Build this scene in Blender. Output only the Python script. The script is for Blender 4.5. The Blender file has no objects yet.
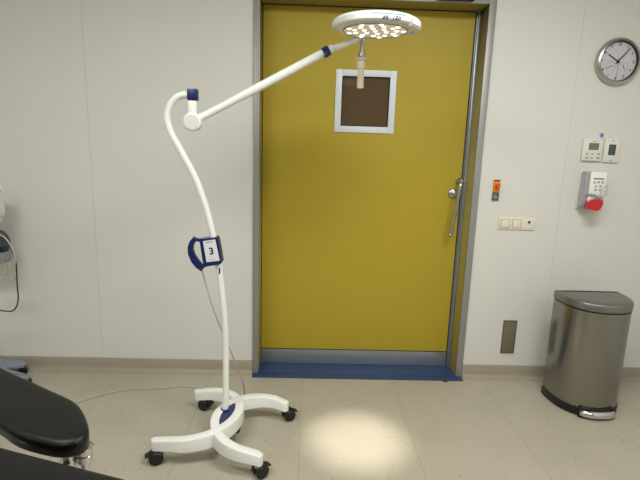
import bpy, bmesh, math, random
from mathutils import Vector, Matrix, Euler

SC = bpy.context.scene
C = SC.collection
PI = math.pi

# ------------------------------------------------------------------ camera
cam_d = bpy.data.cameras.new('camera'); cam = bpy.data.objects.new('camera', cam_d); C.objects.link(cam)
SC.camera = cam
cam_d.sensor_fit = 'HORIZONTAL'; cam_d.sensor_width = 36.0; cam_d.lens = 480.0 / 640.0 * 36.0
cam_d.clip_start = 0.02
_p, _r, _y = math.radians(11.289), math.radians(1.774), math.radians(1.560)
_f = Vector((math.sin(_y) * math.cos(_p), math.cos(_y) * math.cos(_p), -math.sin(_p)))
_x = Vector((math.cos(_y), -math.sin(_y), 0)); _u = _x.cross(_f)
_X = _x * math.cos(_r) + _u * math.sin(_r); _U = _u * math.cos(_r) - _x * math.sin(_r)
cam.matrix_world = Matrix(((_X.x, _U.x, -_f.x, 0.0), (_X.y, _U.y, -_f.y, -3.059),
                           (_X.z, _U.z, -_f.z, 1.55), (0, 0, 0, 1)))

# ------------------------------------------------------------------ world, lights, exposure
SC.view_settings.view_transform = 'Standard'; SC.view_settings.look = 'None'
SC.view_settings.gamma = 1.0; SC.view_settings.use_curve_mapping = False
SC.view_settings.exposure = 0.0
w = bpy.data.worlds.new('world'); SC.world = w; w.use_nodes = True
w.node_tree.nodes['Background'].inputs[0].default_value = (0.9, 0.92, 1.0, 1)
w.node_tree.nodes['Background'].inputs[1].default_value = 0.05


def area(name, loc, sx, sy, energy, col=(0.985, 0.998, 0.955)):
    l = bpy.data.lights.new(name, 'AREA'); l.shape = 'RECTANGLE'; l.size = sx; l.size_y = sy
    l.energy = energy; l.color = col
    o = bpy.data.objects.new(name, l); o.location = loc; C.objects.link(o)
    return o


LIGHTS = [(0.9, -1.75, 45), (-1.3, -2.2, 36), (1.5, -3.6, 28), (-1.3, -4.4, 22)]
for (lx, ly, en) in LIGHTS:
    area('ceiling_panel_light', (lx, ly, 2.86), 1.15, 0.50, en)


# ------------------------------------------------------------------ materials
def s2l(c):
    return tuple(((v / 255.0) / 12.92 if v <= 10 else (((v / 255.0) + 0.055) / 1.055) ** 2.4) for v in c)


def mat(name, rgb, rough=0.5, metal=0.0, noise=0.0, scale=30.0, bump=0.0, coat=0.0, spec=0.5, emit=None, es=0.0,
        stretch=None, trans=0.0):
    m = bpy.data.materials.new(name); m.use_nodes = True
    nt = m.node_tree; b = nt.nodes['Principled BSDF']
    col = s2l(rgb)
    b.inputs['Base Color'].default_value = (*col, 1)
    b.inputs['Roughness'].default_value = rough; b.inputs['Metallic'].default_value = metal
    b.inputs['Coat Weight'].default_value = coat; b.inputs['Specular IOR Level'].default_value = spec
    b.inputs['Transmission Weight'].default_value = trans
    if emit:
        b.inputs['Emission Color'].default_value = (*s2l(emit), 1); b.inputs['Emission Strength'].default_value = es
    if noise or bump:
        tc = nt.nodes.new('ShaderNodeTexCoord'); mp = nt.nodes.new('ShaderNodeMapping')
        n = nt.nodes.new('ShaderNodeTexNoise'); n.inputs['Scale'].default_value = scale; n.inputs['Detail'].default_value = 5
        if stretch: mp.inputs['Scale'].default_value = stretch
        nt.links.new(tc.outputs['Object'], mp.inputs['Vector']); nt.links.new(mp.outputs['Vector'], n.inputs['Vector'])
        if noise:
            r = nt.nodes.new('ShaderNodeMix'); r.data_type = 'RGBA'
            r.inputs[6].default_value = (*[v * (1 - noise) for v in col], 1)
            r.inputs[7].default_value = (*[min(1, v * (1 + noise)) for v in col], 1)
            nt.links.new(n.outputs['Fac'], r.inputs[0]); nt.links.new(r.outputs[2], b.inputs['Base Color'])
        if bump:
            bp = nt.nodes.new('ShaderNodeBump'); bp.inputs['Strength'].default_value = bump
            bp.inputs['Distance'].default_value = 0.002
            nt.links.new(n.outputs['Fac'], bp.inputs['Height']); nt.links.new(bp.outputs['Normal'], b.inputs['Normal'])
    return m


def vinyl(name, rgb, seams=True):
    """speckled homogeneous vinyl with faint welded tile seams"""
    m = mat(name, rgb, rough=0.42, spec=0.35); nt = m.node_tree; b = nt.nodes['Principled BSDF']
    tc = nt.nodes.new('ShaderNodeTexCoord'); col = s2l(rgb)
    n1 = nt.nodes.new('ShaderNodeTexNoise'); n1.inputs['Scale'].default_value = 3.0; n1.inputs['Detail'].default_value = 4
    n2 = nt.nodes.new('ShaderNodeTexNoise'); n2.inputs['Scale'].default_value = 110.0; n2.inputs['Detail'].default_value = 3
    v = nt.nodes.new('ShaderNodeTexVoronoi'); v.inputs['Scale'].default_value = 26.0; v.inputs['Randomness'].default_value = 1
    for n in (n1, n2, v): nt.links.new(tc.outputs['Object'], n.inputs['Vector'])

    def math_(op, a, bb=None):
        q = nt.nodes.new('ShaderNodeMath'); q.operation = op
        for i, s in enumerate((a, bb)):
            if s is None: continue
            if isinstance(s, (int, float)): q.inputs[i].default_value = s
            else: nt.links.new(s, q.inputs[i])
        return q.outputs[0]

    fac = math_('ADD', math_('MULTIPLY', n1.outputs['Fac'], 0.22), math_('MULTIPLY', n2.outputs['Fac'], 0.34))
    fac = math_('ADD', fac, 0.72)
    # sparse dark and light chips
    sep = nt.nodes.new('ShaderNodeSeparateColor'); nt.links.new(v.outputs['Color'], sep.inputs[0])
    chip = math_('MULTIPLY', math_('LESS_THAN', v.outputs['Distance'], 0.16), math_('GREATER_THAN', sep.outputs[0], 0.82))
    fac = math_('SUBTRACT', fac, math_('MULTIPLY', chip, 0.28))
    chip2 = math_('MULTIPLY', math_('LESS_THAN', v.outputs['Distance'], 0.16), math_('LESS_THAN', sep.outputs[0], 0.12))
    fac = math_('ADD', fac, math_('MULTIPLY', chip2, 0.22))
    if seams:
        sx = nt.nodes.new('ShaderNodeSeparateXYZ'); nt.links.new(tc.outputs['Object'], sx.inputs[0])
        for out, off in ((sx.outputs[0], 0.016), (sx.outputs[1], 0.115)):
            q = math_('ADD', out, off + 0.61 * 20)
            q = math_('MODULO', q, 0.61)
            ln = math_('LESS_THAN', math_('ABSOLUTE', math_('SUBTRACT', q, 0.0015)), 0.0016)
            fac = math_('SUBTRACT', fac, math_('MULTIPLY', ln, 0.28 if out == sx.outputs[0] else 0.14))
    mx = nt.nodes.new('ShaderNodeMix'); mx.data_type = 'RGBA'; mx.blend_type = 'MULTIPLY'; mx.inputs[0].default_value = 1
    mx.inputs[6].default_value = (*col, 1)
    cb = nt.nodes.new('ShaderNodeCombineColor')
    for i in range(3): nt.links.new(fac, cb.inputs[i])
    nt.links.new(cb.outputs[0], mx.inputs[7]); nt.links.new(mx.outputs[2], b.inputs['Base Color'])
    return m


M = dict(
    wall=mat('wall_panel_paint', (211, 210, 205), 0.55, noise=0.02, scale=4, spec=0.3),
    ceil=mat('ceiling_paint', (225, 224, 218), 0.9),
    backwall=mat('far_wall_paint', (150, 146, 136), 0.8),
    floor=vinyl('speckled_vinyl_floor', (168, 161, 146)),
    base=vinyl('speckled_vinyl_cove', (152, 143, 127), False),
    door=mat('ochre_laminate', (169, 149, 45), 0.5, noise=0.03, scale=6, spec=0.3),
    jamb=mat('ochre_jamb_paint', (150, 136, 66), 0.5, noise=0.03, scale=8),
    steel=mat('satin_grey_frame', (148, 147, 146), 0.42, metal=0.3, noise=0.03, scale=20),
    kick=mat('kick_plate_steel', (150, 156, 164), 0.35, metal=0.6, noise=0.05, scale=12, stretch=(1, 30, 30)),
    rubber=mat('black_rubber', (22, 22, 22), 0.7),
    alu=mat('light_aluminium_frame', (206, 212, 220), 0.4),
    pane=mat('dark_room_brown_pane', (84, 66, 44), 0.12, spec=0.5, coat=0.3),  # opaque brown stands in for the dark room behind the glass
    sill=mat('blue_sill_vinyl', (44, 66, 104), 0.45, noise=0.08, scale=9),
    white=mat('white_powder_coat', (229, 230, 226), 0.32, coat=0.2, noise=0.01, scale=50),
    ivory=mat('ivory_plastic', (222, 214, 192), 0.4),
    blue=mat('dark_blue_plastic', (9, 29, 88), 0.35, coat=0.2),
    blueline=mat('blue_print', (60, 110, 190), 0.5),
    black=mat('black_plastic', (14, 14, 15), 0.35),
    chrome=mat('polished_chrome', (215, 215, 215), 0.12, metal=1.0),
    satin=mat('satin_metal', (190, 190, 188), 0.28, metal=1.0),
    lens=mat('frosted_lens', (190, 182, 165), 0.25, emit=(255, 243, 215), es=0.22, noise=0.25, scale=45),
    led=mat('lit_diode', (255, 250, 235), 0.3, emit=(255, 246, 224), es=2.0),
    cup=mat('silver_reflector', (180, 175, 160), 0.2, metal=1.0, emit=(255, 240, 210), es=0.32),
    cable=mat('grey_cable_sheath', (176, 170, 160), 0.6),
    dcable=mat('dark_cable_sheath', (52, 50, 48), 0.6),
    card=mat('paper_card', (214, 214, 218), 0.6),
    ink=mat('black_ink', (16, 16, 18), 0.6),
    greyink=mat('grey_ink', (110, 110, 116), 0.6),
    bin=mat('brushed_stainless', (150, 147, 142), 0.24, metal=1.0, noise=0.06, scale=40, bump=0.12, stretch=(1, 1, 14)),
    lid=mat('lid_stainless', (140, 139, 136), 0.36, metal=1.0, noise=0.04, scale=30),
    vinylblack=mat('black_upholstery', (9, 9, 9), 0.45, bump=0.1, scale=260, spec=0.32),
    vinylside=mat('black_upholstery_side', (7, 7, 8), 0.3, spec=0.4),
    clockface=mat('clock_face_print', (196, 194, 200), 0.4),
    plaswhite=mat('cream_switch_plastic', (222, 216, 198), 0.35),
    swgap=mat('switch_shadow_gap', (150, 142, 122), 0.6),
    plasoff=mat('offwhite_plastic', (216, 215, 208), 0.4),
    lcd=mat('lcd_screen', (110, 114, 98), 0.25),
    lcdark=mat('dark_lcd_screen', (70, 78, 82), 0.2),
    yellow=mat('amber_plastic', (214, 134, 20), 0.4),
    red=mat('red_plastic', (196, 22, 26), 0.35, coat=0.2),
    pink=mat('lit_red_button', (255, 90, 90), 0.3, emit=(255, 40, 50), es=0.8),
    darkgrey=mat('dark_grey_plate', (84, 82, 74), 0.5),
    taupe=mat('taupe_plate', (112, 104, 84), 0.45),
    greyplas=mat('grey_plastic', (134, 138, 144), 0.45),
    bottle=mat('translucent_bottle', (164, 162, 170), 0.25, coat=0.3),
    bluegrey=mat('blue_grey_plastic', (122, 130, 142), 0.4),
    equip=mat('dark_slate_plastic', (58, 62, 74), 0.4),
    maroon=mat('maroon_print', (112, 20, 32), 0.6),
    screw=mat('dull_screw', (110, 96, 92), 0.5, metal=0.5),
)

# ------------------------------------------------------------------ geometry helpers
ORIG = {}


def empty(name, loc, label, cat, group=None):
    o = bpy.data.objects.new(name, None); o.location = loc; C.objects.link(o)
    o.empty_display_size = 0.05
    o['label'] = label; o['category'] = cat
    if group: o['group'] = group
    ORIG[o.name] = Vector(loc)
    return o


def finish(bm, ang=38.0):
    bmesh.ops.remove_doubles(bm, verts=bm.verts, dist=1e-6)
    bmesh.ops.recalc_face_normals(bm, faces=bm.faces)
    a = math.radians(ang)
    for f in bm.faces: f.smooth = len(f.verts) < 9
    for e in bm.edges:
        if len(e.link_faces) == 2:
            if e.calc_face_angle(0) > a: e.smooth = False


def obj(name, bm, m, parent=None, loc=None, label=None, cat=None, group=None, kind=None, ang=38.0, recalc=True):
    """bm is in world coordinates; it becomes ONE mesh object"""
    if recalc: finish(bm, ang)
    if parent is not None:
        off = ORIG[parent.name]; mine = off; pl = Vector((0, 0, 0))
    else:
        off = Vector(loc) if loc else Vector((0, 0, 0)); mine = off; pl = off
    for v in bm.verts: v.co -= off
    me = bpy.data.meshes.new(name); bm.to_mesh(me); bm.free()
    ms = m if isinstance(m, (list, tuple)) else [m]
    for x in ms: me.materials.append(x)
    o = bpy.data.objects.new(name, me); C.objects.link(o); o.location = pl
    if parent is not None: o.parent = parent
    ORIG[o.name] = mine
    if label: o['label'] = label
    if cat: o['category'] = cat
    if group: o['group'] = group
    if kind: o['kind'] = kind
    return o


def B(): return bmesh.new()


def box(bm, x0, x1, y0, y1, z0, z1, bev=0.0, seg=2, mi=0):
    vs = [bm.verts.new((x, y, z)) for x in (x0, x1) for y in (y0, y1) for z in (z0, z1)]
    F = [(0, 1, 3, 2), (4, 6, 7, 5), (0, 4, 5, 1), (2, 3, 7, 6), (0, 2, 6, 4), (1, 5, 7, 3)]
    fs = [bm.faces.new([vs[i] for i in f]) for f in F]
    for f in fs: f.material_index = mi
    if bev:
        es = list({e for f in fs for e in f.edges})
        r = bmesh.ops.bevel(bm, geom=es, offset=bev, segments=seg, profile=0.5, affect='EDGES')
        for f in r['faces']: f.material_index = mi
    return vs


def catmull(pts, n=8):
    P = [Vector(p) for p in pts]; P = [P[0] * 2 - P[1]] + P + [P[-1] * 2 - P[-2]]
    out = []
    for i in range(1, len(P) - 2):
        p0, p1, p2, p3 = P[i - 1:i + 3]
        for k in range(n):
            t = k / n
            out.append(0.5 * ((2 * p1) + (-p0 + p2) * t + (2 * p0 - 5 * p1 + 4 * p2 - p3) * t * t + (-p0 + 3 * p1 - 3 * p2 + p3) * t ** 3))
    out.append(P[-2].copy())
    return out


def tube(bm, pts, r, seg=16, cap=True, mi=0):
    P = [Vector(p) for p in pts]; n = len(P)
    R = r if isinstance(r, (list, tuple)) else [r] * n
    T = []
    for i in range(n):
        t = (P[min(i + 1, n - 1)] - P[max(i - 1, 0)]); T.append(t.normalized())
    up = Vector((0, 0, 1)) if abs(T[0].z) < 0.9 else Vector((1, 0, 0))
    N = (up - T[0] * up.dot(T[0])).normalized()
    rings = []
    for i in range(n):
        N = (N - T[i] * N.dot(T[i])).normalized(); Bn = T[i].cross(N)
        rings.append([bm.verts.new(P[i] + (N * math.cos(2 * PI * k / seg) + Bn * math.sin(2 * PI * k / seg)) * R[i]) for k in range(seg)])
    for a, b in zip(rings, rings[1:]):
        for k in range(seg):
            f = bm.faces.new([a[k], a[(k + 1) % seg], b[(k + 1) % seg], b[k]]); f.material_index = mi
    if cap:
        for rg in (rings[0], rings[-1]):
            f = bm.faces.new(rg); f.material_index = mi


def lathe(bm, prof, c, axis='z', seg=48, mi=0):
    """prof = [(r, h)...] along axis, c = centre; axis z, y (towards -y) or a vector"""
    if isinstance(axis, str): axis = {'z': Vector((0, 0, 1)), 'y': Vector((0, -1, 0)), 'x': Vector((1, 0, 0))}[axis]
    q = Vector((0, 0, 1)).rotation_difference(Vector(axis).normalized()).to_matrix(); c = Vector(c)
    rings = []
    for r, h in prof:
        if r < 1e-6: rings.append([bm.verts.new(c + q @ Vector((0, 0, h)))])
        else: rings.append([bm.verts.new(c + q @ Vector((r * math.cos(2 * PI * k / seg), r * math.sin(2 * PI * k / seg), h))) for k in range(seg)])
    for a, b in zip(rings, rings[1:]):
        if len(a) == 1 and len(b) == 1: continue
        for k in range(seg):
            k2 = (k + 1) % seg
            if len(a) == 1: f = bm.faces.new([a[0], b[k2], b[k]])
            elif len(b) == 1: f = bm.faces.new([a[k], a[k2], b[0]])
            else: f = bm.faces.new([a[k], a[k2], b[k2], b[k]])
            f.material_index = mi
    for rg in (() if tuple(prof[0]) == tuple(prof[-1]) else (rings[0], rings[-1])):
        if len(rg) > 1:
            f = bm.faces.new(rg); f.material_index = mi


def prism(bm, out, d0, d1, plane='xz', mi=0):
    """outline in plane xz (depth along y) or xy (depth along z)"""
    def P(a, b, d): return (a, d, b) if plane == 'xz' else (a, b, d)
    A = [bm.verts.new(P(a, b, d0)) for a, b in out]; Bv = [bm.verts.new(P(a, b, d1)) for a, b in out]
    n = len(out)
    fs = [bm.faces.new(A), bm.faces.new(Bv[::-1])]
    for k in range(n): fs.append(bm.faces.new([A[k], Bv[k], Bv[(k + 1) % n], A[(k + 1) % n]]))
    for f in fs: f.material_index = mi
    return fs


def offset_loop(out, d):
    n = len(out); r = []
    area_ = sum(out[i][0] * out[(i + 1) % n][1] - out[(i + 1) % n][0] * out[i][1] for i in range(n))
    s = 1 if area_ > 0 else -1
    for i in range(n):
        a = Vector(out[i - 1]); b = Vector(out[i]); c = Vector(out[(i + 1) % n])
        n1 = (b - a).normalized(); n2 = (c - b).normalized()
        m1 = Vector((-n1.y, n1.x)) * s; m2 = Vector((-n2.y, n2.x)) * s
        m = (m1 + m2); m = m.normalized() / max(0.5, math.cos(m1.angle(m2, 0) / 2))
        r.append(tuple(b + m * d))
    return r


def stack(bm, out, levels, mi=None):
    """levels = [(inset, z)...] from bottom to top; closes with caps"""
    rings = []
    for ins, z in levels:
        o = offset_loop(out, ins) if abs(ins) > 1e-9 else out
        rings.append([bm.verts.new((a, b, z)) for a, b in o])
    n = len(out)
    for j, (a, b) in enumerate(zip(rings, rings[1:])):
        for k in range(n):
            f = bm.faces.new([a[k], a[(k + 1) % n], b[(k + 1) % n], b[k]])
            if mi: f.material_index = mi[j]
    f = bm.faces.new(rings[0][::-1]); f.material_index = mi[0] if mi else 0
    f = bm.faces.new(rings[-1]); f.material_index = mi[-1] if mi else 0


def chaikin(pts, n=2):
    for _ in range(n):
        q = []
        for i in range(len(pts)):
            a, b = pts[i], pts[(i + 1) % len(pts)]
            q.append((a[0] * .75 + b[0] * .25, a[1] * .75 + b[1] * .25)); q.append((a[0] * .25 + b[0] * .75, a[1] * .25 + b[1] * .75))
        pts = q
    return pts


def text_bm(s, size, loc, rot=(PI / 2, 0, 0), depth=0.0006, shear=0.0, align='CENTER', bold=0.0):
    cu = bpy.data.curves.new('txt', 'FONT'); cu.body = s; cu.size = size; cu.extrude = depth; cu.offset = bold; cu.shear = shear
    cu.align_x = align; cu.align_y = 'CENTER'
    o = bpy.data.objects.new('txt', cu); C.objects.link(o)
    bpy.context.view_layer.update()
    me = bpy.data.meshes.new_from_object(o.evaluated_get(bpy.context.evaluated_depsgraph_get()))
    bm = B(); bm.from_mesh(me)
    bpy.data.objects.remove(o); bpy.data.meshes.remove(me); bpy.data.curves.remove(cu)
    mw = Matrix.Translation(loc) @ Euler(rot).to_matrix().to_4x4()
    bmesh.ops.transform(bm, matrix=mw, verts=bm.verts)
    return bm


def merge(bm, other):
    me = bpy.data.meshes.new('tmp'); other.to_mesh(me); other.free(); bm.from_mesh(me); bpy.data.meshes.remove(me)


# ================================================================== SETTING
XL, XR, YB, HC = -3.0, 2.45, -5.0, 2.9
bm = B(); box(bm, XL - .1, XR + .1, YB - .1, 0.6, -0.06, 0.0); obj('floor', bm, M['floor'], kind='structure')
bm = B(); box(bm, XL - .1, XR + .1, YB - .1, 0.1, HC, HC + .06); obj('ceiling', bm, M['ceil'], kind='structure')

DL, DR, DT = -0.312, 1.048, 2.395          # clear opening between the casings
bm = B()
g = 0.0005                                  # panel joints
for (a, b, z0, z1) in [(XL, -1.36 - g, 0, HC), (-1.36 + g, DL - .02, 0, HC), (DL - .02, DR + .02, DT + .02, HC),
                       (DR + .02, 1.63 - g, 0, HC), (1.63 + g, XR, 0, HC)]:
    box(bm, a, b, 0.0, 0.02, z0, z1)
for (a, b, z0, z1) in [(XL, DL - .02, 0, HC), (DL - .02, DR + .02, DT + .02, HC), (DR + .02, XR, 0, HC)]:
    box(bm, a, b, 0.02, 0.22, z0, z1)
obj('wall_back', bm, M['wall'], kind='structure')
bm = B(); box(bm, XL - .1, XL, YB, 0.2, 0, HC); obj('wall_left', bm, M['wall'], kind='structure')
bm = B(); box(bm, XR, XR + .1, YB, 0.2, 0, HC); obj('wall_right', bm, M['wall'], kind='structure')
bm = B(); box(bm, XL, XR, YB - .1, YB, 0, HC); obj('wall_front', bm, M['backwall'], kind='structure')


def cove(name, x0, x1):
    bm = B()
    prof = [(0.0, 0.0), (-0.052, 0.0), (-0.050, 0.002), (-0.030, 0.006), (-0.017, 0.016), (-0.012, 0.032), (-0.012, 0.086), (-0.009, 0.091), (0.0, 0.091)]
    A = [bm.verts.new((x0, y, z)) for y, z in prof]; Bv = [bm.verts.new((x1, y, z)) for y, z in prof]
    bm.faces.new(A); bm.faces.new(Bv[::-1])
    for k in range(len(prof)): bm.faces.new([A[k], Bv[k], Bv[(k + 1) % len(prof)], A[(k + 1) % len(prof)]])
    obj(name, bm, M['base'], kind='structure')


cove('baseboard_left', XL, DL - .039); cove('baseboard_right', DR + .045, XR)

# door frame (casing + jamb lining + head)
fr = B()
box(fr, DL - .037, DL, -0.014, 0.0, 0, DT + .045, bev=.002)
box(fr, DR, DR + .043, -0.014, 0.0, 0, DT + .045, bev=.002)
box(fr, DL + .0005, DR - .0005, -0.014, 0.0, DT, DT + .045, bev=.002)
trim1 = obj('trim_1', fr, M['steel'], kind='structure')
j = B()
box(j, DL - .018, DL, 0.001, 0.19, 0, DT + .018); box(j, DR, DR + .018, 0.001, 0.19, 0, DT + .018)
box(j, DL, DR, 0.001, 0.19, DT, DT + .018)
obj('trim_2', j, M['jamb'], kind='structure')
# steel stop strip at the latch side
bm = B(); box(bm, DR - .016, DR, 0.125, 0.19, 0, DT, bev=.003); box(bm, DR - .022, DR - .017, 0.14, 0.19, 0, DT)
obj('trim_3', bm, M['kick'], kind='structure')
# black door seal around leaf
bm = B()
box(bm, DL, DL + .005, 0.155, 0.19, 0, DT); box(bm, DR - .028, DR - .022, 0.153, 0.19, 0, DT)
box(bm, DL, DR - .018, 0.150, 0.19, DT - .007, DT); box(bm, DL, DR - .018, 0.153, 0.19, 0.110, 0.117)
obj('trim_4', bm, M['rubber'], kind='structure')

# leaf with opening for the window
WX0, WX1, WZ0, WZ1 = 0.157, 0.546, 1.631, 2.022
lx0, lx1, lz0, lz1 = DL + .005, DR - .028, 0.117, DT - .007
bm = B()
for (a, b, z0, z1) in [(lx0, WX0 + .03, lz0, lz1), (WX1 - .03, lx1, lz0, lz1), (WX0 + .03, WX1 - .03, lz0, WZ0 + .03), (WX0 + .03, WX1 - .03, WZ1 - .03, lz1)]:
    box(bm, a, b, 0.15, 0.19, z0, z1)
bmesh.ops.remove_doubles(bm, verts=bm.verts, dist=1e-5)
door = obj('door_1', bm, M['door'], kind='structure')
bm = B(); box(bm, lx0, lx1, 0.147, 0.19, 0.006, 0.110, bev=.001); obj('kick_plate', bm, M['kick'], door, label='grey metal kick plate')
bm = B()
t = .040
box(bm, WX0, WX0 + t, .143, .15, WZ0, WZ1, bev=.0012); box(bm, WX1 - t, WX1, .143, .15, WZ0, WZ1, bev=.0012)
box(bm, WX0 + t, WX1 - t, .143, .15, WZ0, WZ0 + t, bev=.0012); box(bm, WX0 + t, WX1 - t, .143, .15, WZ1 - t, WZ1, bev=.0012)
wf = obj('window_frame', bm, M['alu'], door)
bm = B(); e = .004
box(bm, WX0 + t, WX0 + t + e, .146, .17, WZ0 + t, WZ1 - t); box(bm, WX1 - t - e, WX1 - t, .146, .17, WZ0 + t, WZ1 - t)
box(bm, WX0 + t, WX1 - t, .146, .17, WZ0 + t, WZ0 + t + e); box(bm, WX0 + t, WX1 - t, .146, .17, WZ1 - t - e, WZ1 - t)
obj('glazing_gasket', bm, M['rubber'], wf)
bm = B(); box(bm, WX0 + .031, WX1 - .031, .160, .166, WZ0 + .031, WZ1 - .031); obj('window_pane', bm, M['pane'], wf, label='window pane with the dark room behind put into its brown colour')
# door handle
bm = B()
tube(bm, catmull([(0.992, .085, 1.335), (0.990, .060, 1.322), (0.985, .055, 1.28), (0.968, .058, 1.13), (0.953, .060, 1.00), (0.950, .066, .984)], 6), 0.0118, 14)
lathe(bm, [(0, -.014), (.010, -.010), (.0165, 0), (.010, .012), (0, .016)], (0.950, .066, .984), 'z', 20)
hd = obj('door_handle', bm, M['satin'], door, label='long satin metal pull lever')
bm = B(); lathe(bm, [(.034, 0), (.034, .008), (.029, .014), (.018, .018), (.017, .030), (.010, .034), (0, .034)], (0.973, .15, 1.253), 'y', 32); obj('rosette', bm, M['satin'], hd)
bm = B(); lathe(bm, [(.019, 0), (.019, .010), (.013, .016), (.012, .058), (.015, .066), (.010, .078), (0, .08)], (1.000, .15, 1.338), 'y', 28); obj('handle_mount', bm, M['satin'], hd)

# blue sill
bm = B(); box(bm, DL - .037, DR + .035, -0.072, -0.0145, 0.0005, 0.006, bev=.002); box(bm, DL + .001, DR - .001, -0.0145, 0.146, 0.0005, 0.006)
obj('trim_5', bm, M['sill'], kind='structure')
bm = B(); lathe(bm, [(.008, 0), (.008, .003), (.004, .0045), (0, .0045)], (0.950, -.035, .006), 'z', 16)
obj('sill_screw', bm, M['screw'], loc=(0.950, -.035, .006), label='small dull screw head set in the blue door sill', cat='screw')
bm = B(); box(bm, 0.945, 0.973, -.089, -.0725, .0005, .007, bev=.001)
obj('marker_tab', bm, M['maroon'], loc=(0.959, -.08, 0), label='tiny dark red tab at the front edge of the blue door sill', cat='tab')

# black sensor above the door
bm = B(); box(bm, .735, .945, -.055, -.0145, 2.402, 2.452, bev=.006)
sn = obj('door_sensor', bm, M['black'], loc=(.84, -.03, 2.40), label='black sensor box mounted on the frame head above the yellow door', cat='sensor')
bm = B(); box(bm, .76, .92, -.060, -.054, 2.404, 2.416, bev=.001); obj('sensor_window', bm, M['lcdark'], sn)

# ceiling lights (out of frame, but they light the room)
for (lx, ly, en) in LIGHTS:
    t_ = empty('ceiling_light', (lx, ly, HC), {0.9: 'recessed ceiling panel light nearest the yellow door', -1.3: 'recessed ceiling panel light on the left of the ceiling',
               1.5: 'recessed ceiling panel light at the back right of the ceiling'}[lx] + (' at the rear' if ly < -4 else ''), 'ceiling light', 'recessed ceiling panels')
    bm = B()
    for (a, b, c, d) in [(-.62, .62, -.17, -.15), (-.62, .62, .15, .17), (-.62, -.60, -.15, .15), (.60, .62, -.15, .15)]:
        box(bm, lx + a, lx + b, ly + c, ly + d, HC - .012, HC)
    obj('frame', bm, M['alu'], t_)
    bm = B(); box(bm, lx - .60, lx + .60, ly - .15, ly + .15, HC - .008, HC)
    obj('diffuser', bm, M['led_panel'] if 'led_panel' in M else M.setdefault('led_panel', mat('opal_diffuser', (250, 250, 245), .4, emit=(255, 246, 230), es=3.0)), t_)

# ================================================================== SURGICAL LAMP
PY = -0.715
lamp = empty('surgical_lamp', (-0.385, -0.77, 0), 'white mobile surgical lamp on a curved pole and four castors beside the yellow door', 'surgical lamp')
bu = Vector((.979, -.205)); bv = Vector((.205, .979)); BC = Vector((-.395, -.765))


def loc2(a, b): p = BC + bu * a + bv * b; return (p.x, p.y)


def base_arc(sign):
    """one of the two back-to-back curved arms, solid with rounded ends"""
    bm = B(); rings = []; n = 40; Rr = .235; c0 = -.185 if sign > 0 else .185
    path = []
    # straight entry, semicircle, straight exit
    for k in range(n + 1):
        a = math.radians(-92 + 184 * k / n)
        path.append(Vector((sign * (Rr * math.cos(a)) + c0, 1.05 * Rr * math.sin(a) + .006)))
    ext = -.080 if sign > 0 else .052
    path = [Vector((path[0].x + ext, path[0].y + .004))] + path + [Vector((path[-1].x + ext, path[-1].y - .004))]
    m = len(path); hw = .0235
    # side offsets with round nose
    full = []
    for i, p in enumerate(path):
        t_ = (path[min(i + 1, m - 1)] - path[max(i - 1, 0)]).normalized(); full.append((p, t_))
    pts = []
    p, t_ = full[0]
    for k in range(5): pts.append((p - t_ * hw * math.cos(PI / 2 * k / 5), t_, hw * math.sin(PI / 2 * k / 5) + 1e-4))
    for p, t_ in full: pts.append((p, t_, hw))
    p, t_ = full[-1]
    for k in range(4, -1, -1): pts.append((p + t_ * hw * math.cos(PI / 2 * k / 5), t_, hw * math.sin(PI / 2 * k / 5) + 1e-4))
    for p, t_, h in pts:
        nn = Vector((-t_.y, t_.x)); d = abs(p.y) / .242
        s = 1 - min(1, d) ** 2; e_ = max(0.0, 1 - (abs(p.x) / .24))
        zt = .118 + .040 * math.sqrt(max(0, min(1, 1 - ((p.x * p.x + p.y * p.y) / (.345 ** 2))))) ; zb = zt - (.052 + .022 * e_)
        sec = [(h, zb), (h, zt - .006), (h * .93, zt - .0015), (h * .8, zt), (-h * .8, zt), (-h * .93, zt - .0015), (-h, zt - .006), (-h, zb)]
        ring = []
        for o_, z in sec:
            q = loc2(*(p + nn * o_)); ring.append(bm.verts.new((q[0], q[1], z)))
        rings.append(ring)
    for a, b in zip(rings, rings[1:]):
        for k in range(8): bm.faces.new([a[k], a[(k + 1) % 8], b[(k + 1) % 8], b[k]])
    bm.faces.new(rings[0]); bm.faces.new(rings[-1])
    return bm


base1 = obj('base_arm', base_arc(1), M['white'], lamp, ang=50)
base2 = obj('base_arm', base_arc(-1), M['white'], lamp, ang=50)
# blue cover in the lens-shaped gap
bm = B(); out = []
for k in range(13):
    a = math.radians(-29 + 58 * k / 12); out.append(loc2(-.185 + .213 * math.cos(a), .213 * math.sin(a)))
for k in range(13):
    a = math.radians(-29 + 58 * k / 12); out.append(loc2(.185 - .213 * math.cos(a), -.213 * math.sin(a)))
prism(bm, out, .078, .1545, 'xy'); obj('base_cover', bm, M['blue'], lamp, label='dark blue cover in the middle of the base')
bm = B()
box(bm, -.41 - .06, -.41 + .085, -.80, -.70, .058, .078, bev=.01)
obj('base_plate', bm, M['black'], lamp)
bm = B()
px_, py_ = -.412, -.728
lathe(bm, [(.0225, .150), (.0225, .160), (.0200, .163), (.0172, .163), (.0172, .150)], (px_, py_, 0), 'z', 28); obj('pole_socket', bm, M['blue'], lamp)


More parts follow.
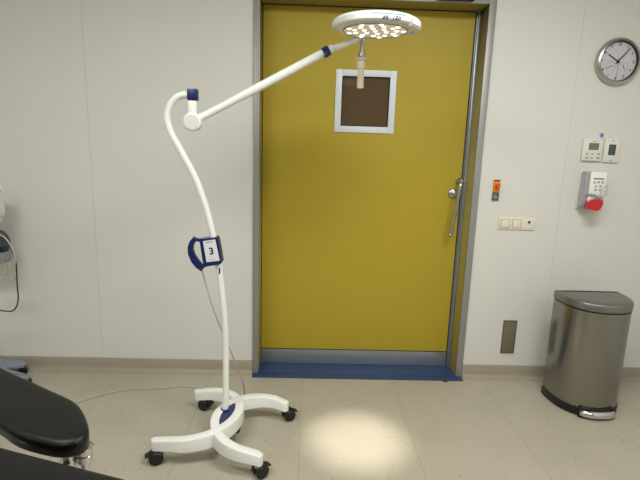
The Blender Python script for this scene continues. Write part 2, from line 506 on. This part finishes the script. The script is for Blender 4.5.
def castor(q, ang):
    x, y = q
    c, s = math.cos(ang), math.sin(ang); ax = Vector((c, s, 0)); fw = Vector((-s, c, 0)); cx = Vector((x, y, .0342)) + fw * .012
    bm = B()
    for sd in (-1, 1):
        lathe(bm, [(.008, -.012), (.028, -.012), (.034, -.007), (.034, .007), (.028, .012), (.008, .012)], cx + ax * sd * .019, ax, 28)
    r = obj('castor', bm, M['black'], lamp)
    bm = B()
    tube(bm, [(x, y, .042), (x, y, .074)], .009, 14)
    lathe(bm, [(.016, .0), (.019, .004), (.019, .010), (.012, .012)], (x, y, .053), 'z', 20)
    obj('stem', bm, M['satin'], r)
    bm = B()
    # fork hood between the wheels, with brake tab
    hood = []
    for k in range(13):
        a = PI * (-.10 + .95 * k / 12); hood.append((.037 * math.cos(a), .031 * math.sin(a)))
    inner = [(p[0] * .55, p[1] * .55) for p in hood[::-1]]
    o_ = hood + inner
    A = [bm.verts.new(cx + fw * a + Vector((0, 0, b)) - ax * .006) for a, b in o_]
    D = [bm.verts.new(cx + fw * a + Vector((0, 0, b)) + ax * .006) for a, b in o_]
    bm.faces.new(A); bm.faces.new(D[::-1])
    for k in range(len(o_)): bm.faces.new([A[k], D[k], D[(k + 1) % len(o_)], A[(k + 1) % len(o_)]])
    obj('fork', bm, M['black'], r)
    bm = B()
    tb = [cx + fw * a + Vector((0, 0, b)) + ax * w_ for (a, b, w_) in
          [(.028, .022, -.020), (.028, .022, .020), (.052, .012, .017), (.052, .012, -.017), (.028, .017, -.020), (.028, .017, .020), (.052, .007, .017), (.052, .007, -.017)]]
    v = [bm.verts.new(p) for p in tb]
    for f in [(0, 1, 2, 3), (7, 6, 5, 4), (0, 4, 5, 1), (1, 5, 6, 2), (2, 6, 7, 3), (3, 7, 4, 0)]: bm.faces.new([v[i] for i in f])
    obj('brake_tab', bm, M['black'], r)


for (a, b, an) in [(-.258, -.244, 1.9), (-.250, .258, -1.9), (.256, .256, -1.1), (.246, -.240, -.9)]:
    castor(loc2(a, b), an)

# pole: follows the shallow S of the photograph, ends in a hook
PP = [(-.412, py_, .150), (-.409, -.722, .26), (-.408, -.718, .374), (-.409, PY, .596), (-.425, PY, .811), (-.448, PY, .992), (-.489, PY, 1.193), (-.544, PY, 1.362),
      (-.608, PY, 1.488), (-.654, PY, 1.575), (-.674, PY, 1.645), (-.661, PY, 1.703), (-.624, PY, 1.745), (-.585, PY, 1.757), (-.570, PY, 1.758)]
bm = B(); tube(bm, catmull(PP, 8), .0168, 20); obj('pole', bm, M['white'], lamp)
# head block of the pole: blue cap, link, joint disc
bm = B(); box(bm, -.574, -.527, PY - .021, PY + .021, 1.732, 1.784, bev=.004); obj('pole_cap', bm, M['blue'], lamp, label='dark blue swivel cap')
bm = B(); box(bm, -.571, -.532, PY - .019, PY + .019, 1.645, 1.731, bev=.005); obj('swivel_link', bm, M['white'], lamp)
bm = B(); lathe(bm, [(.037, -.026), (.042, -.022), (.0425, .020), (.040, .025), (.036, .027), (0, .027)], (-.551, PY - .008, 1.634), 'y', 40); jd = obj('joint_disc', bm, M['white'], lamp)
bm = B(); lathe(bm, [(.033, 0), (.033, .0015), (0, .0015)], (-.551, PY - .0355, 1.634), 'y', 36); obj('disc_cap', bm, M['plasoff'], jd)
# spring arm
A0 = Vector((-.535, PY, 1.645)); A1 = Vector((.066, -.652, 1.980)); D = (A1 - A0)
bm = B(); tube(bm, [A0, A0 + D * .30, A0 + D * .36, A1 - D.normalized() * .012], [.0180, .0180, .0202, .0202], 20); obj('spring_arm', bm, M['white'], lamp)
Dn = D.normalized()
bm = B(); lathe(bm, [(.018, -.017), (.0235, -.016), (.0245, 0), (.0235, .016), (.018, .017)], A1, Dn, 30)
cl = obj('arm_collar', bm, M['blue'], lamp, label='dark blue collar ring')
bm = B(); box(bm, A1.x - .008, A1.x + .010, A1.y - .032, A1.y - .022, A1.z - .030, A1.z - .008, bev=.003); obj('collar_knob', bm, M['blue'], cl)
HX, HY, HZ = .284, -.750, 2.058
NX, NY = .243, -.583
bm = B(); tube(bm, [A1 + Dn * .017, A1 + Dn * .036, A1 + Dn * .040, Vector((.13, -.636, 2.008)), Vector((NX - .015, NY - .004, 2.060))], [.0205, .0205, .0145, .0140, .0140], 18); obj('arm_extension', bm, M['white'], lamp)
# head
hb = B()
lathe(hb, [(.143, .004), (.150, .000), (.172, .006), (.189, .010), (.194, .018), (.196, .028), (.192, .037), (.182, .044), (.10, .052), (0, .054)], (HX, HY, HZ), 'z', 96)
head = obj('lamp_head', hb, M['white'], lamp, ang=60)


def arc_band(r0, r1, z0, z1, a0, a1, n=30, bev=.003):
    bm = B(); rings = []
    for k in range(n + 1):
        a = math.radians(a0 + (a1 - a0) * k / n); c, s = math.cos(a), math.sin(a)
        sec = [(r0, z0), (r1 - bev, z0), (r1, z0 + bev), (r1, z1 - bev), (r1 - bev, z1), (r0, z1)]
        rings.append([bm.verts.new((HX + r * c, HY + r * s, z)) for r, z in sec])
    for A, Bb in zip(rings, rings[1:]):
        for k in range(6): bm.faces.new([A[k], A[(k + 1) % 6], Bb[(k + 1) % 6], Bb[k]])
    bm.faces.new(rings[0]); bm.faces.new(rings[-1][::-1])
    return bm


obj('grip_band', arc_band(.182, .198, HZ + .004, HZ + .036, -185, -50, 50, .006), M['white'], head)
obj('grip_band', arc_band(.176, .2015, HZ - .002, HZ + .038, -46, 16, 30, .008), M['white'], head)
obj('accent_line', arc_band(.1976, .1988, HZ + .0265, HZ + .0295, -102, -56, 24, .0003), M['blueline'], head, label='thin blue accent line')
# brand lettering is laid on the band
rr = .1990
s_ = B()
word = 'dh\u00b7150'
for i, ch in enumerate(word):
    a = math.radians(-88 + i * 3.9)
    q = text_bm(ch, .022, (0, 0, 0), (PI / 2, 0, a + PI / 2), .0005, shear=.3, bold=.0008)
    bmesh.ops.translate(q, verts=q.verts, vec=(HX + rr * math.cos(a), HY + rr * math.sin(a), HZ + .0115)); merge(s_, q)
obj('lettering', s_, M['blue'], head, recalc=False)
bm = B(); lathe(bm, [(.1415, -.001), (.1465, -.001), (.1465, .006), (.1415, .006), (.1415, -.001)], (HX, HY, HZ - .001), 'z', 80); obj('lens_rim', bm, M['cable'], head)
bm = B(); lathe(bm, [(0, .002), (.1415, .002), (.1415, .005), (0, .005)], (HX, HY, HZ), 'z', 72); obj('lens_plate', bm, M['lens'], head)
cups = B(); spots = []
for ring, (rr_, nn_) in enumerate([(0, 1), (.052, 6), (.095, 11), (.125, 9)]):
    for k in range(nn_): a = 2 * PI * k / max(1, nn_) + .2 * ring; spots.append((HX + rr_ * math.cos(a), HY + rr_ * math.sin(a)))
for (sx, sy) in spots:
    bm = B(); lathe(bm, [(.021, .002), (.022, -.001), (.019, -.0015), (.010, .0015), (0, .0015)], (sx, sy, HZ), 'z', 12)
    ld = obj('reflector', bm, M['cup'], head)
    bm = B(); lathe(bm, [(.0110, .0012), (.0100, -.0014), (.006, -.0034), (0, -.0038)], (sx, sy, HZ), 'z', 14)
    lo = obj('reflector', bm, M['led'], head) if False else None
    me = bpy.data.meshes.new('led'); finish(bm)
    for v in bm.verts: v.co -= ORIG[lamp.name]
    bm.to_mesh(me); bm.free(); me.materials.append(M['led'])
    me2 = ld.data; b2 = B(); b2.from_mesh(me2); nf = len(b2.faces); b2.from_mesh(me)
    b2.faces.ensure_lookup_table()
    for f in b2.faces[nf:]: f.material_index = 1
    b2.to_mesh(me2); b2.free(); me2.materials.append(M['led']); bpy.data.meshes.remove(me)
# yoke pivot + sterile handle hanging behind the head
bm = B()
lathe(bm, [(.0, .012), (.017, .008), (.019, -.004), (.013, -.020), (.0085, -.040), (.0085, -.052), (.014, -.062), (.0175, -.074), (.0185, -.094), (.0150, -.100)], (NX, NY, 2.062), 'z', 28)
obj('pivot', bm, M['satin'], lamp, label='silver tapered pivot')
bm = B()
lathe(bm, [(.013, .004), (.015, .0), (.0275, -.001), (.0275, -.009), (.0185, -.011), (.0205, -.016), (.0205, -.048), (.0175, -.051), (.0165, -.056), (.0160, -.140), (.0135, -.1425), (0, -.1425)], (NX, NY, 1.969), 'z', 28)
obj('sterile_handle', bm, M['ivory'], lamp, label='ivory cylindrical positioning handle')
sp = bpy.data.lights.new('surgical_beam', 'SPOT'); sp.energy = 230; sp.spot_size = math.radians(19.5); sp.spot_blend = 1.0
sp.shadow_soft_size = .05; sp.color = (1.0, .955, .86)
so = bpy.data.objects.new('surgical_beam', sp); so.location = (.296, HY + .0, HZ - .02); C.objects.link(so)

# pole handle bracket with card
co = [(-0.554, 1.088), (-0.573, 1.066), (-0.584, 1.036), (-0.582, 0.998), (-0.566, 0.96), (-0.546, 0.934), (-0.521, 0.916), (-0.505, 0.933),
      (-0.507, 0.945), (-0.516, 0.948), (-0.536, 0.975), (-0.552, 1.001), (-0.558, 1.027), (-0.554, 1.05), (-0.541, 1.069), (-0.526, 1.077), (-0.548, 1.083)]
bm = B(); prism(bm, co, -.752, -.728); bracket = obj('push_handle', bm, M['blue'], lamp, label='dark blue crescent push handle and bracket')
bm = B()
prism(bm, [(-0.526, 1.072), (-0.512, 1.077), (-0.444, 1.088), (-0.437, 1.078), (-0.418, 0.963), (-0.427, 0.953), (-0.492, 0.94), (-0.508, 0.934)], -.748, -.690)
prism(bm, [(-.556, 1.086), (-.540, 1.079), (-.510, 1.0785), (-.508, 1.064), (-.530, 1.064), (-.552, 1.070)], -.750, -.730); obj('bracket_body', bm, M['blue'], bracket)
bm = B(); prism(bm, [(-0.509, 1.068), (-0.449, 1.0785), (-0.428, 0.972), (-0.493, 0.963)], -.7500, -.7483); cd = obj('number_card', bm, M['card'], lamp, label='white card printed with the number 3')
q = text_bm('3', .048, (-.468, -.7506, 1.018), (PI / 2, -.16, 0), .0004, bold=.0012)
obj('printed_number', q, M['ink'], cd, recalc=False)
bm = B(); prism(bm, [(-.495, 1.0600), (-.494, 1.0640), (-.460, 1.0690), (-.461, 1.0655)], -.7506, -.7501); obj('printed_line', bm, M['greyink'], cd); bm = B(); prism(bm, [(-.484, .9745), (-.484, .9755), (-.450, .980), (-.450, .979)], -.7506, -.7501); obj('printed_line', bm, M['greyink'], cd)
# power cable
bm = B()
cab = [(-.527, -.705, .925), (-.523, -.700, .89), (-.487, -.690, .738), (-.452, -.686, .63), (-.415, -.675, .53), (-.372, -.63, .376), (-.345, -.52, .20), (-.352, -.42, .06), (-.385, -.36, .006), (-.45, -.30, .005), (-.56, -.235, .005),
       (-.691, -.224, .005), (-.789, -.215, .005), (-.907, -.244, .005), (-1.088, -.263, .005), (-1.241, -.341, .005), (-1.328, -.414, .005), (-1.42, -.50, .005), (-1.60, -.58, .005)]
tube(bm, catmull(cab, 8), .0036, 8); obj('power_cable', bm, M['cable'], lamp, label='thin grey cable from the bracket across the floor')
bm = B(); tube(bm, [(-.432, -.731, .93), (-.434, -.732, .90)], .004, 8); obj('cable_clip', bm, M['black'], lamp)

# ================================================================== WALL CLOCK
cx_, cz_ = 1.864, 2.099
clk = empty('wall_clock', (cx_, 0, cz_), 'round silver-rimmed wall clock with light face and small dials showing about seven past ten', 'clock')
bm = B(); lathe(bm, [(.118, .0005), (.133, .002), (.138, .012), (.136, .026), (.128, .036), (.120, .039), (.119, .036), (.117, .024), (.117, .010), (.0, .010)], (cx_, 0, cz_), 'y', 80); obj('rim', bm, M['satin'], clk)
bm = B(); lathe(bm, [(.1168, .0102), (.1168, .0142), (0, .0142)], (cx_, 0, cz_), 'y', 64); face = obj('dial', bm, M['clockface'], clk)
bm = B(); lathe(bm, [(.1169, .012), (.1169, .030), (.1140, .030), (.1140, .0145), (.1169, .012)], (cx_, 0, cz_), 'y', 64); obj('inner_ring', bm, M['black'], clk)
FY = -.0146
for h in range(12):
    a = math.radians(90 - 30 * h); c, s = math.cos(a), math.sin(a)
    tb_ = text_bm(str(12 if h == 0 else h), .019 if h % 3 else .022, (cx_ + .098 * c, FY - .0004, cz_ + .098 * s), (PI / 2, 0, 0), .0003, bold=.0006)
    obj('numeral', tb_, M['ink'], face, recalc=False)


def hand(bm, a, r0, r1, w0, w1, y, c=(cx_, cz_)):
    a = math.radians(a); d = Vector((math.cos(a), math.sin(a))); n = Vector((-d.y, d.x)); c = Vector(c)
    prism(bm, [tuple(c + d * r0 + n * w0), tuple(c + d * r1 + n * w1), tuple(c + d * r1 - n * w1), tuple(c + d * r0 - n * w0)], y, y + .0012)


for (dx, dz, rr0, an, r1_) in [(-.040, -.030, .031, 205, .024), (.040, -.030, .031, -62, .020)]:
    bm = B(); c2 = (cx_ + dx, cz_ + dz)
    for k in range(16): hand(bm, -60 + 300 * k / 15, rr0 * .80, rr0, .0009, .0009, FY - .0008, c2)
    sd = obj('sub_dial', bm, M['greyink'], face)
    bm = B(); hand(bm, an, -.012, r1_, .0020, .0012, FY - .0014, c2); obj('dial_needle', bm, M['ink'], face)
bm = B()
for k in range(60): hand(bm, 6 * k, .1105, .1135, .0005, .0005, FY - .0006)
obj('minute_marks', bm, M['greyink'], face)
bm = B(); hand(bm, 148, -.014, .074, .0034, .0026, FY - .004); obj('hour_hand', bm, M['ink'], clk)
bm = B(); hand(bm, 50, -.016, .102, .0032, .0022, FY - .006); lathe(bm, [(.006, .016), (.006, .024), (0, .025)], (cx_, 0, cz_), 'y', 20); obj('minute_hand', bm, M['ink'], clk)
bm = B(); hand(bm, -88, -.02, .095, .0007, .0006, FY - .008); obj('second_hand', bm, M['ink'], clk)

# ================================================================== WALL CONTROLS
x0, x1, z0, z1 = 1.720, 1.842, 1.499, 1.633
th = empty('thermostat', (1.777, 0, z0), 'wide white thermostat with grey display and rows of buttons, left of the narrow one', 'thermostat')
bm = B(); box(bm, x0, x1, -.022, -.0005, z0, z1, bev=.004); obj('housing', bm, M['plasoff'], th)
bm = B(); box(bm, x0 + .034, x0 + .098, -.0235, -.0221, z0 + .068, z0 + .110, bev=.001); obj('display', bm, M['lcd'], th)
for r_ in range(2):
    for c_ in range(3):
        bm = B(); bx_ = x0 + .020 + c_ * .036; bz = z0 + .014 + r_ * .024
        box(bm, bx_, bx_ + (.018 if c_ != 1 else .012), -.0240, -.0221, bz, bz + .008, bev=.001); obj('button', bm, M['greyplas'], th)
bm = text_bm('dalo', .010, (x0 + .066, -.0226, z0 + .120), (PI / 2, 0, 0), .0003); bm.free()
bm = B(); box(bm, x0 + .055, x0 + .078, -.0226, -.0221, z0 + .117, z0 + .121); obj('print', bm, M['greyink'], th)

x0, x1, z0, z1 = 1.860, 1.959, 1.492, 1.638
th = empty('room_sensor', (1.905, 0, z0), 'narrow white wall controller with an upright dark display, right of the thermostat', 'controller')
bm = B(); box(bm, x0, x1, -.014, -.0005, z0, z1, bev=.003); obj('housing', bm, M['plasoff'], th)
bm = B(); box(bm, x0 + .027, x0 + .073, -.0150, -.0141, z0 + .045, z0 + .112, bev=.0006); obj('display', bm, M['lcdark'], th)
for zz in (z0 + .012, z1 - .012):
    bm = B(); lathe(bm, [(.0034, .0135), (.0034, .0150), (0, .0152)], (x0 + .05, 0, zz), 'y', 12); obj('screw', bm, M['ink'], th)

bm = B(); lathe(bm, [(.019, .0003), (.019, .0018), (0, .0018)], (1.838, 0, 1.659), 'y', 28)
stk = obj('round_sticker', bm, M['card'], loc=(1.838, 0, 1.659), label='small round white and blue sticker on the wall above the thermostat', cat='sticker')
bm = B()
for k in range(8):
    hand(bm, 45 * k, .005, .0135, .0015, .0035, -.0032, (1.838, 1.659))
lathe(bm, [(.004, .0018), (.004, .0030), (0, .0030)], (1.838, 0, 1.659), 'y', 14)
obj('rosette_print', bm, M['blueline'], stk)

# emergency button
es = empty('emergency_switch', (1.20, 0, 1.23), 'small amber wall switch with red push button above dark grey section', 'switch')
bm = B(); box(bm, 1.180, 1.221, -.012, -.0005, 1.283, 1.362, bev=.0015); obj('amber_plate', bm, M['yellow'], es)
bm = B(); box(bm, 1.180, 1.221, -.012, -.0005, 1.230, 1.2825, bev=.0015); obj('grey_plate', bm, M['darkgrey'], es, label='dark grey lower section')
bm = B(); box(bm, 1.183, 1.218, -.0135, -.0121, 1.353, 1.3605); obj('top_strip', bm, M['ink'], es)
bm = B()
for k in range(3): box(bm, 1.187, 1.190 + .008 * (k + 1), -.0126, -.0121, 1.265 - k * .010, 1.267 - k * .010)
obj('print', bm, M['card'], es)
bm = B(); lathe(bm, [(.011, .012), (.011, .026), (.0140, .028), (.0150, .034), (.013, .039), (.006, .0395)], (1.201, 0, 1.323), 'y', 28); bt = obj('push_button', bm, M['red'], es, label='red mushroom push button')
bm = B(); lathe(bm, [(.006, .0395), (.006, .0405), (0, .041)], (1.201, 0, 1.323), 'y', 20); obj('button_cap', bm, M['pink'], bt)

# triple switch plate
sw = empty('switch_plate', (1.36, 0, 1.04), 'cream triple light switch plate with two rockers and a small indicator, right of the door', 'light switch')
bm = B(); box(bm, 1.240, 1.480, -.009, -.0005, 1.042, 1.122, bev=.003); obj('plate', bm, M['plaswhite'], sw)
for xx in (1.282, 1.357):
    bm = B(); box(bm, xx - .027, xx + .027, -.0125, -.0092, 1.056, 1.108, bev=.0016)
    rk = obj('rocker', bm, M['plaswhite'], sw)
    bm = B(); box(bm, xx - .030, xx + .030, -.0100, -.0091, 1.053, 1.111); obj('rocker_gap', bm, M['swgap'], rk)
bm = B(); box(bm, 1.407, 1.463, -.0105, -.0092, 1.054, 1.110, bev=.0006); ins = obj('insert', bm, M['plaswhite'], sw)
bm = B(); lathe(bm, [(.0085, .0105), (.0085, .0150), (.005, .0158), (0, .0158)], (1.437, 0, 1.094), 'y', 20); obj('indicator', bm, M['maroon'], ins, label='dark red indicator')

# taupe plate low on wall
vt = empty('wall_hatch', (1.39, 0, .183), 'taupe rectangular cover plate low on the wall between door and bin', 'cover plate')
bm = B(); box(bm, 1.345, 1.437, -.006, -.0005, .183, .418, bev=.0015); obj('plate', bm, M['taupe'], vt)
bm = B()
box(bm, 1.345, 1.350, -.0085, -.0062, .183, .418); box(bm, 1.432, 1.437, -.0085, -.0062, .183, .418)
box(bm, 1.350, 1.432, -.0085, -.0062, .412, .418); box(bm, 1.350, 1.432, -.0085, -.0062, .183, .187)
obj('edge_frame', bm, M['darkgrey'], vt)

# dispenser
dp = empty('hand_dispenser', (1.76, 0, 1.195), 'white and grey wall dispenser with a wire elbow lever and a red tray below the thermostat', 'dispenser')
bm = B(); box(bm, 1.700, 1.820, -.012, -.0005, 1.195, 1.432, bev=.004); obj('back_plate', bm, M['plasoff'], dp)
bm = B()
side = [(-.012, 1.205), (-.060, 1.205), (-.085, 1.245), (-.085, 1.30), (-.092, 1.36), (-.075, 1.415), (-.040, 1.432), (-.012, 1.432)]
A_ = [bm.verts.new((1.706, y, z)) for y, z in side]; D_ = [bm.verts.new((1.770, y, z)) for y, z in side]
bm.faces.new(A_); bm.faces.new(D_[::-1])
for k in range(8): bm.faces.new([A_[k], D_[k], D_[(k + 1) % 8], A_[(k + 1) % 8]])
bmesh.ops.bevel(bm, geom=bm.edges[:], offset=.006, segments=2, affect='EDGES')
obj('bottle', bm, M['bottle'], dp, label='translucent grey bottle')
bm = B(); box(bm, 1.722, 1.822, -.100, -.094, 1.262, 1.432, bev=.002); box(bm, 1.772, 1.822, -.0935, -.013, 1.262, 1.432, bev=.002); fp = obj('front_panel', bm, M['white'], dp, label='white front panel with pictograms')
bm = B(); box(bm, 1.742, 1.808, -.1012, -.1001, 1.388, 1.395); obj('title_bar', bm, M['maroon'], fp, label='dark red title bar')
bm = B()
for (ix, iz) in [(1.750, 1.368), (1.775, 1.370), (1.800, 1.370), (1.762, 1.345), (1.790, 1.345), (1.762, 1.322), (1.790, 1.322)]:
    lathe(bm, [(.0060, .1001), (.0078, .1001), (.0078, .1010), (.0060, .1010), (.0060, .1001)], (ix, 0, iz), 'y', 18)
    box(bm, ix - .0025, ix + .003, -.1010, -.1001, iz - .003, iz + .003)
obj('pictograms', bm, M['greyink'], fp)
bm = B(); tube(bm, catmull([(1.775, -.095, 1.272), (1.775, -.125, 1.285), (1.782, -.135, 1.325), (1.797, -.138, 1.352), (1.812, -.135, 1.340), (1.816, -.128, 1.295), (1.808, -.122, 1.285), (1.826, -.118, 1.292)], 6), .0024, 10)
obj('elbow_lever', bm, M['cable'], dp, label='bent wire elbow lever')
bm = B(); tube(bm, catmull([(1.712, -.055, 1.262), (1.725, -.105, 1.292), (1.755, -.118, 1.290), (1.780, -.120, 1.275), (1.805, -.112, 1.285)], 6), .0055, 10)
obj('holder_rail', bm, M['greyplas'], dp)
bm = B(); o_ = chaikin([(1.718, 1.262), (1.770, 1.258), (1.800, 1.266), (1.808, 1.262), (1.806, 1.210), (1.780, 1.190), (1.742, 1.196), (1.720, 1.214)], 2)
fs = prism(bm, o_, -.126, -.060); bmesh.ops.bevel(bm, geom=[e for e in bm.edges if abs(e.verts[0].co.y - e.verts[1].co.y) < 1e-5], offset=.006, segments=2, affect='EDGES')
obj('drip_tray', bm, M['red'], dp, label='bright red tray')
bm = B(); prism(bm, [(1.714, 1.266), (1.732, 1.266), (1.730, 1.232)], -.112, -.075); obj('spout', bm, M['white'], dp)
dp.location.x += .026; dp['label'] = 'white and grey wall dispenser with wire lever and red tray below the thermostat'

# ================================================================== BIN
bcx = 1.757
def dshape(w, d, yb, n=36):
    """semi-round outline: flat back at yb, bulging towards the room"""
    o = [(bcx + w / 2 - .012, yb), ]
    pts = []
    for k in range(n + 1):
        a = PI * k / n
        sx = abs(math.cos(a)) ** .86 * (1 if math.cos(a) >= 0 else -1); sy = math.sin(a) ** .80
        pts.append((bcx + w / 2 * sx, yb - .030 - (d - .030) * sy))
    return [(bcx + w / 2 - .010, yb), (bcx + w / 2 - .001, yb - .008)] + pts + [(bcx - w / 2 + .001, yb - .008), (bcx - w / 2 + .010, yb)]


W_, D_b = .408, .300; YBK = -.200
bn = empty('pedal_bin', (bcx, YBK - .15, 0), 'tall brushed stainless steel semi-round pedal bin standing by the right wall', 'bin')
o_ = dshape(W_, D_b, YBK)[::-1]
bm = B(); stack(bm, o_, [(.012, .052), (.004, .055), (.003, .62), (.003, .646)]); obj('body', bm, M['bin'], bn)
bm = B(); stack(bm, o_, [(.006, .001), (-.001, .006), (-.002, .048), (.004, .0515)]); obj('base_ring', bm, M['black'], bn)
bm = B(); stack(bm, o_, [(.008, .6465), (.008, .653)]); obj('seal', bm, M['black'], bn)
bm = B(); stack(bm, o_, [(.002, .6535), (-.001, .656), (-.001, .690), (.003, .698), (.012, .702), (.045, .704)]); obj('lid', bm, M['lid'], bn)
bm = B()
pc = bcx - .006; yf = YBK - D_b + .002
ped = []
for k in range(17):
    a = PI * k / 16; ped.append((pc - .106 * math.cos(a), yf + .004 - .048 * math.sin(a) ** .9))
stack(bm, ped[::-1], [(.008, .014), (.000, .020), (.0, .038), (.006, .048), (.014, .052)])
pd = obj('pedal', bm, M['chrome'], bn, label='shiny metal foot pedal')
bm = B(); o2 = [(pc - .108, yf + .02)] + [(pc - .112 * math.cos(PI * k / 12), yf + .008 - .020 * math.sin(PI * k / 12)) for k in range(13)] + [(pc + .108, yf + .02)]
stack(bm, o2[::-1], [(0, .004), (0, .058)]); obj('pedal_recess', bm, M['black'], bn)

# ================================================================== OPERATING TABLE (foreground)
tb = empty('operating_table', (-.95, -2.3, 0), 'black padded treatment table with rounded side pad at the lower left', 'operating table')
pad = [(-0.995, -1.570), (-0.861, -1.649), (-0.733, -1.725), (-0.655, -1.772), (-0.600, -1.840), (-0.556, -1.915), (-0.558, -1.955), (-0.600, -1.970), (-0.648, -1.960), (-0.735, -1.930), (-0.812, -1.872), (-1.11, -1.69), (-1.55, -1.42), (-1.40, -1.31)]
po = chaikin(pad, 2)
bm = B(); stack(bm, po, [(.030, .748), (.006, .751), (-.002, .757), (-.002, .787), (.001, .794), (.006, .798), (.013, .800), (.03, .8005)], mi=[1, 1, 1, 1, 0, 0, 0, 0])
obj('arm_pad', bm, [M['vinylblack'], M['vinylside']], tb, ang=70)
seat = [(-1.9, -1.608), (-0.74, -1.983), (-0.563, -2.039), (-0.31, -2.118), (-.25, -2.20), (-.27, -2.95), (-1.9, -2.95)]
so_ = chaikin(seat, 1)
bm = B(); stack(bm, so_, [(.02, .715), (.0, .725), (.0, .785), (.006, .797), (.016, .800), (.06, .801)]); obj('table_cushion', bm, M['vinylblack'], tb, ang=70)
bm = B(); box(bm, -1.8, -.40, -2.85, -2.18, .66, .714, bev=.01); obj('table_frame', bm, M['satin'], tb)
bm = B(); box(bm, -1.35, -.85, -2.75, -2.35, .10, .66, bev=.03); obj('column', bm, M['alu'], tb)
bm = B(); box(bm, -1.75, -.55, -2.8, -2.3, .0005, .10, bev=.03); obj('foot', bm, M['greyplas'], tb)
bm = B()
lathe(bm, [(.018, .58), (.018, .690), (.020, .694), (.020, .704), (.017, .708), (.017, .747)], (-.622, -1.905, 0), 'z', 28)
lathe(bm, [(.012, .672), (.012, .690), (.022, .694), (.022, .712), (.019, .715), (.025, .718), (.025, .736), (.016, .747)], (-.585, -1.890, 0), 'z', 28)

tube(bm, [(-.622, -1.905, .59), (-.66, -2.05, .60), (-.72, -2.22, .67)], .016, 16)
obj('clamp', bm, M['chrome'], tb, label='chrome clamp under the side pad')
bm = B(); box(bm, -1.5, -.72, -1.80, -1.75, .700, .737, bev=.004); bm2 = bm
bmesh.ops.rotate(bm, cent=(-1.1, -1.77, .75), matrix=Matrix.Rotation(math.radians(-31), 3, 'Z'), verts=bm.verts)
obj('pad_bar', bm, M['satin'], tb)

# ================================================================== EQUIPMENT STAND (left edge)
eq = empty('equipment_stand', (-2.0, -.22, 0), 'wheeled equipment stand with cables and blue grey foot at the left wall', 'equipment stand')
bm = B()
foot = chaikin([(-2.25, -.02), (-1.87, -.035), (-1.825, -.075), (-1.83, -.12), (-1.95, -.15), (-1.72, -.235), (-1.70, -.27), (-1.76, -.295), (-2.25, -.26)], 2)
stack(bm, foot, [(.01, .055), (.0, .062), (.0, .078), (.008, .086), (.02, .088)]); obj('foot', bm, M['bluegrey'], eq)
for (fx, fy) in [(-1.755, -.225), (-1.86, -.085)]:
    bm = B()
    lathe(bm, [(.01, -.012), (.022, -.012), (.026, -.008), (.026, .008), (.022, .012), (.01, .012)], (fx + .012, fy, .0265), Vector((.4, -.9, 0)), 24)
    w_ = obj('castor', bm, M['black'], eq)
    bm = B(); tube(bm, [(fx, fy, .036), (fx, fy, .058)], .012, 12); obj('stem', bm, M['greyplas'], w_)
bm = B(); tube(bm, [(-2.02, -.2, .08), (-2.02, -.2, 1.55)], .017, 18); obj('pole', bm, M['white'], eq)
# white regulator with round knob
bm = B(); prism(bm, chaikin([(-1.98, 1.262), (-1.826, 1.262), (-1.802, 1.245), (-1.805, 1.20), (-1.804, 1.10), (-1.811, 1.075), (-1.826, 1.065), (-1.832, 1.03), (-1.90, 1.025), (-1.98, 1.04)], 1), -.24, -.18)
rg = obj('regulator', bm, M['plasoff'], eq, label='white rounded housing')
bm = B(); lathe(bm, [(.022, .241), (.022, .256), (.016, .262), (0, .262)], (-1.803, 0, 1.235), 'y', 24); obj('knob', bm, M['greyplas'], rg)
# dark holder
bm = B(); prism(bm, chaikin([(-2.0, 1.0), (-1.856, .985), (-1.821, .955), (-1.806, .91), (-1.809, .885), (-2.0, .885)], 1), -.215, -.15); obj('device_hood', bm, M['equip'], eq)
bm = B(); prism(bm, [(-2.0, .884), (-1.818, .884), (-1.822, .855), (-2.0, .835)], -.205, -.15); obj('device_slot', bm, M['black'], eq)
bm = B(); prism(bm, chaikin([(-2.0, .834), (-1.822, .856), (-1.809, .85), (-1.811, .80), (-1.826, .785), (-2.0, .77)], 1), -.22, -.15); obj('device_tray', bm, M['greyplas'], eq)
cbs = [([(-1.84, -.26, .965), (-1.80, -.275, .945), (-1.765, -.28, .895), (-1.745, -.28, .82), (-1.752, -.27, .74), (-1.762, -.26, .66), (-1.763, -.26, .59), (-1.785, -.25, .53), (-1.83, -.24, .495), (-1.95, -.22, .50)], .0042, 'dcable'),
       ([(-1.84, -.275, .985), (-1.785, -.29, .960), (-1.748, -.295, .90), (-1.738, -.295, .83), (-1.765, -.285, .765), (-1.83, -.27, .735), (-1.92, -.25, .73)], .004, 'cable'),
       ([(-1.76, -.285, .83), (-1.775, -.285, .775), (-1.82, -.28, .71), (-1.92, -.25, .705)], .0035, 'cable'),
       ([(-1.815, -.25, .79), (-1.818, -.25, .73), (-1.805, -.25, .69), (-1.785, -.25, .695), (-1.772, -.25, .725)], .0038, 'cable')]
for p_, r_, m_ in cbs:
    bm = B(); tube(bm, catmull([(a + .036, b, c) for a, b, c in p_], 8), r_, 8); obj('cable', bm, M[m_], eq)
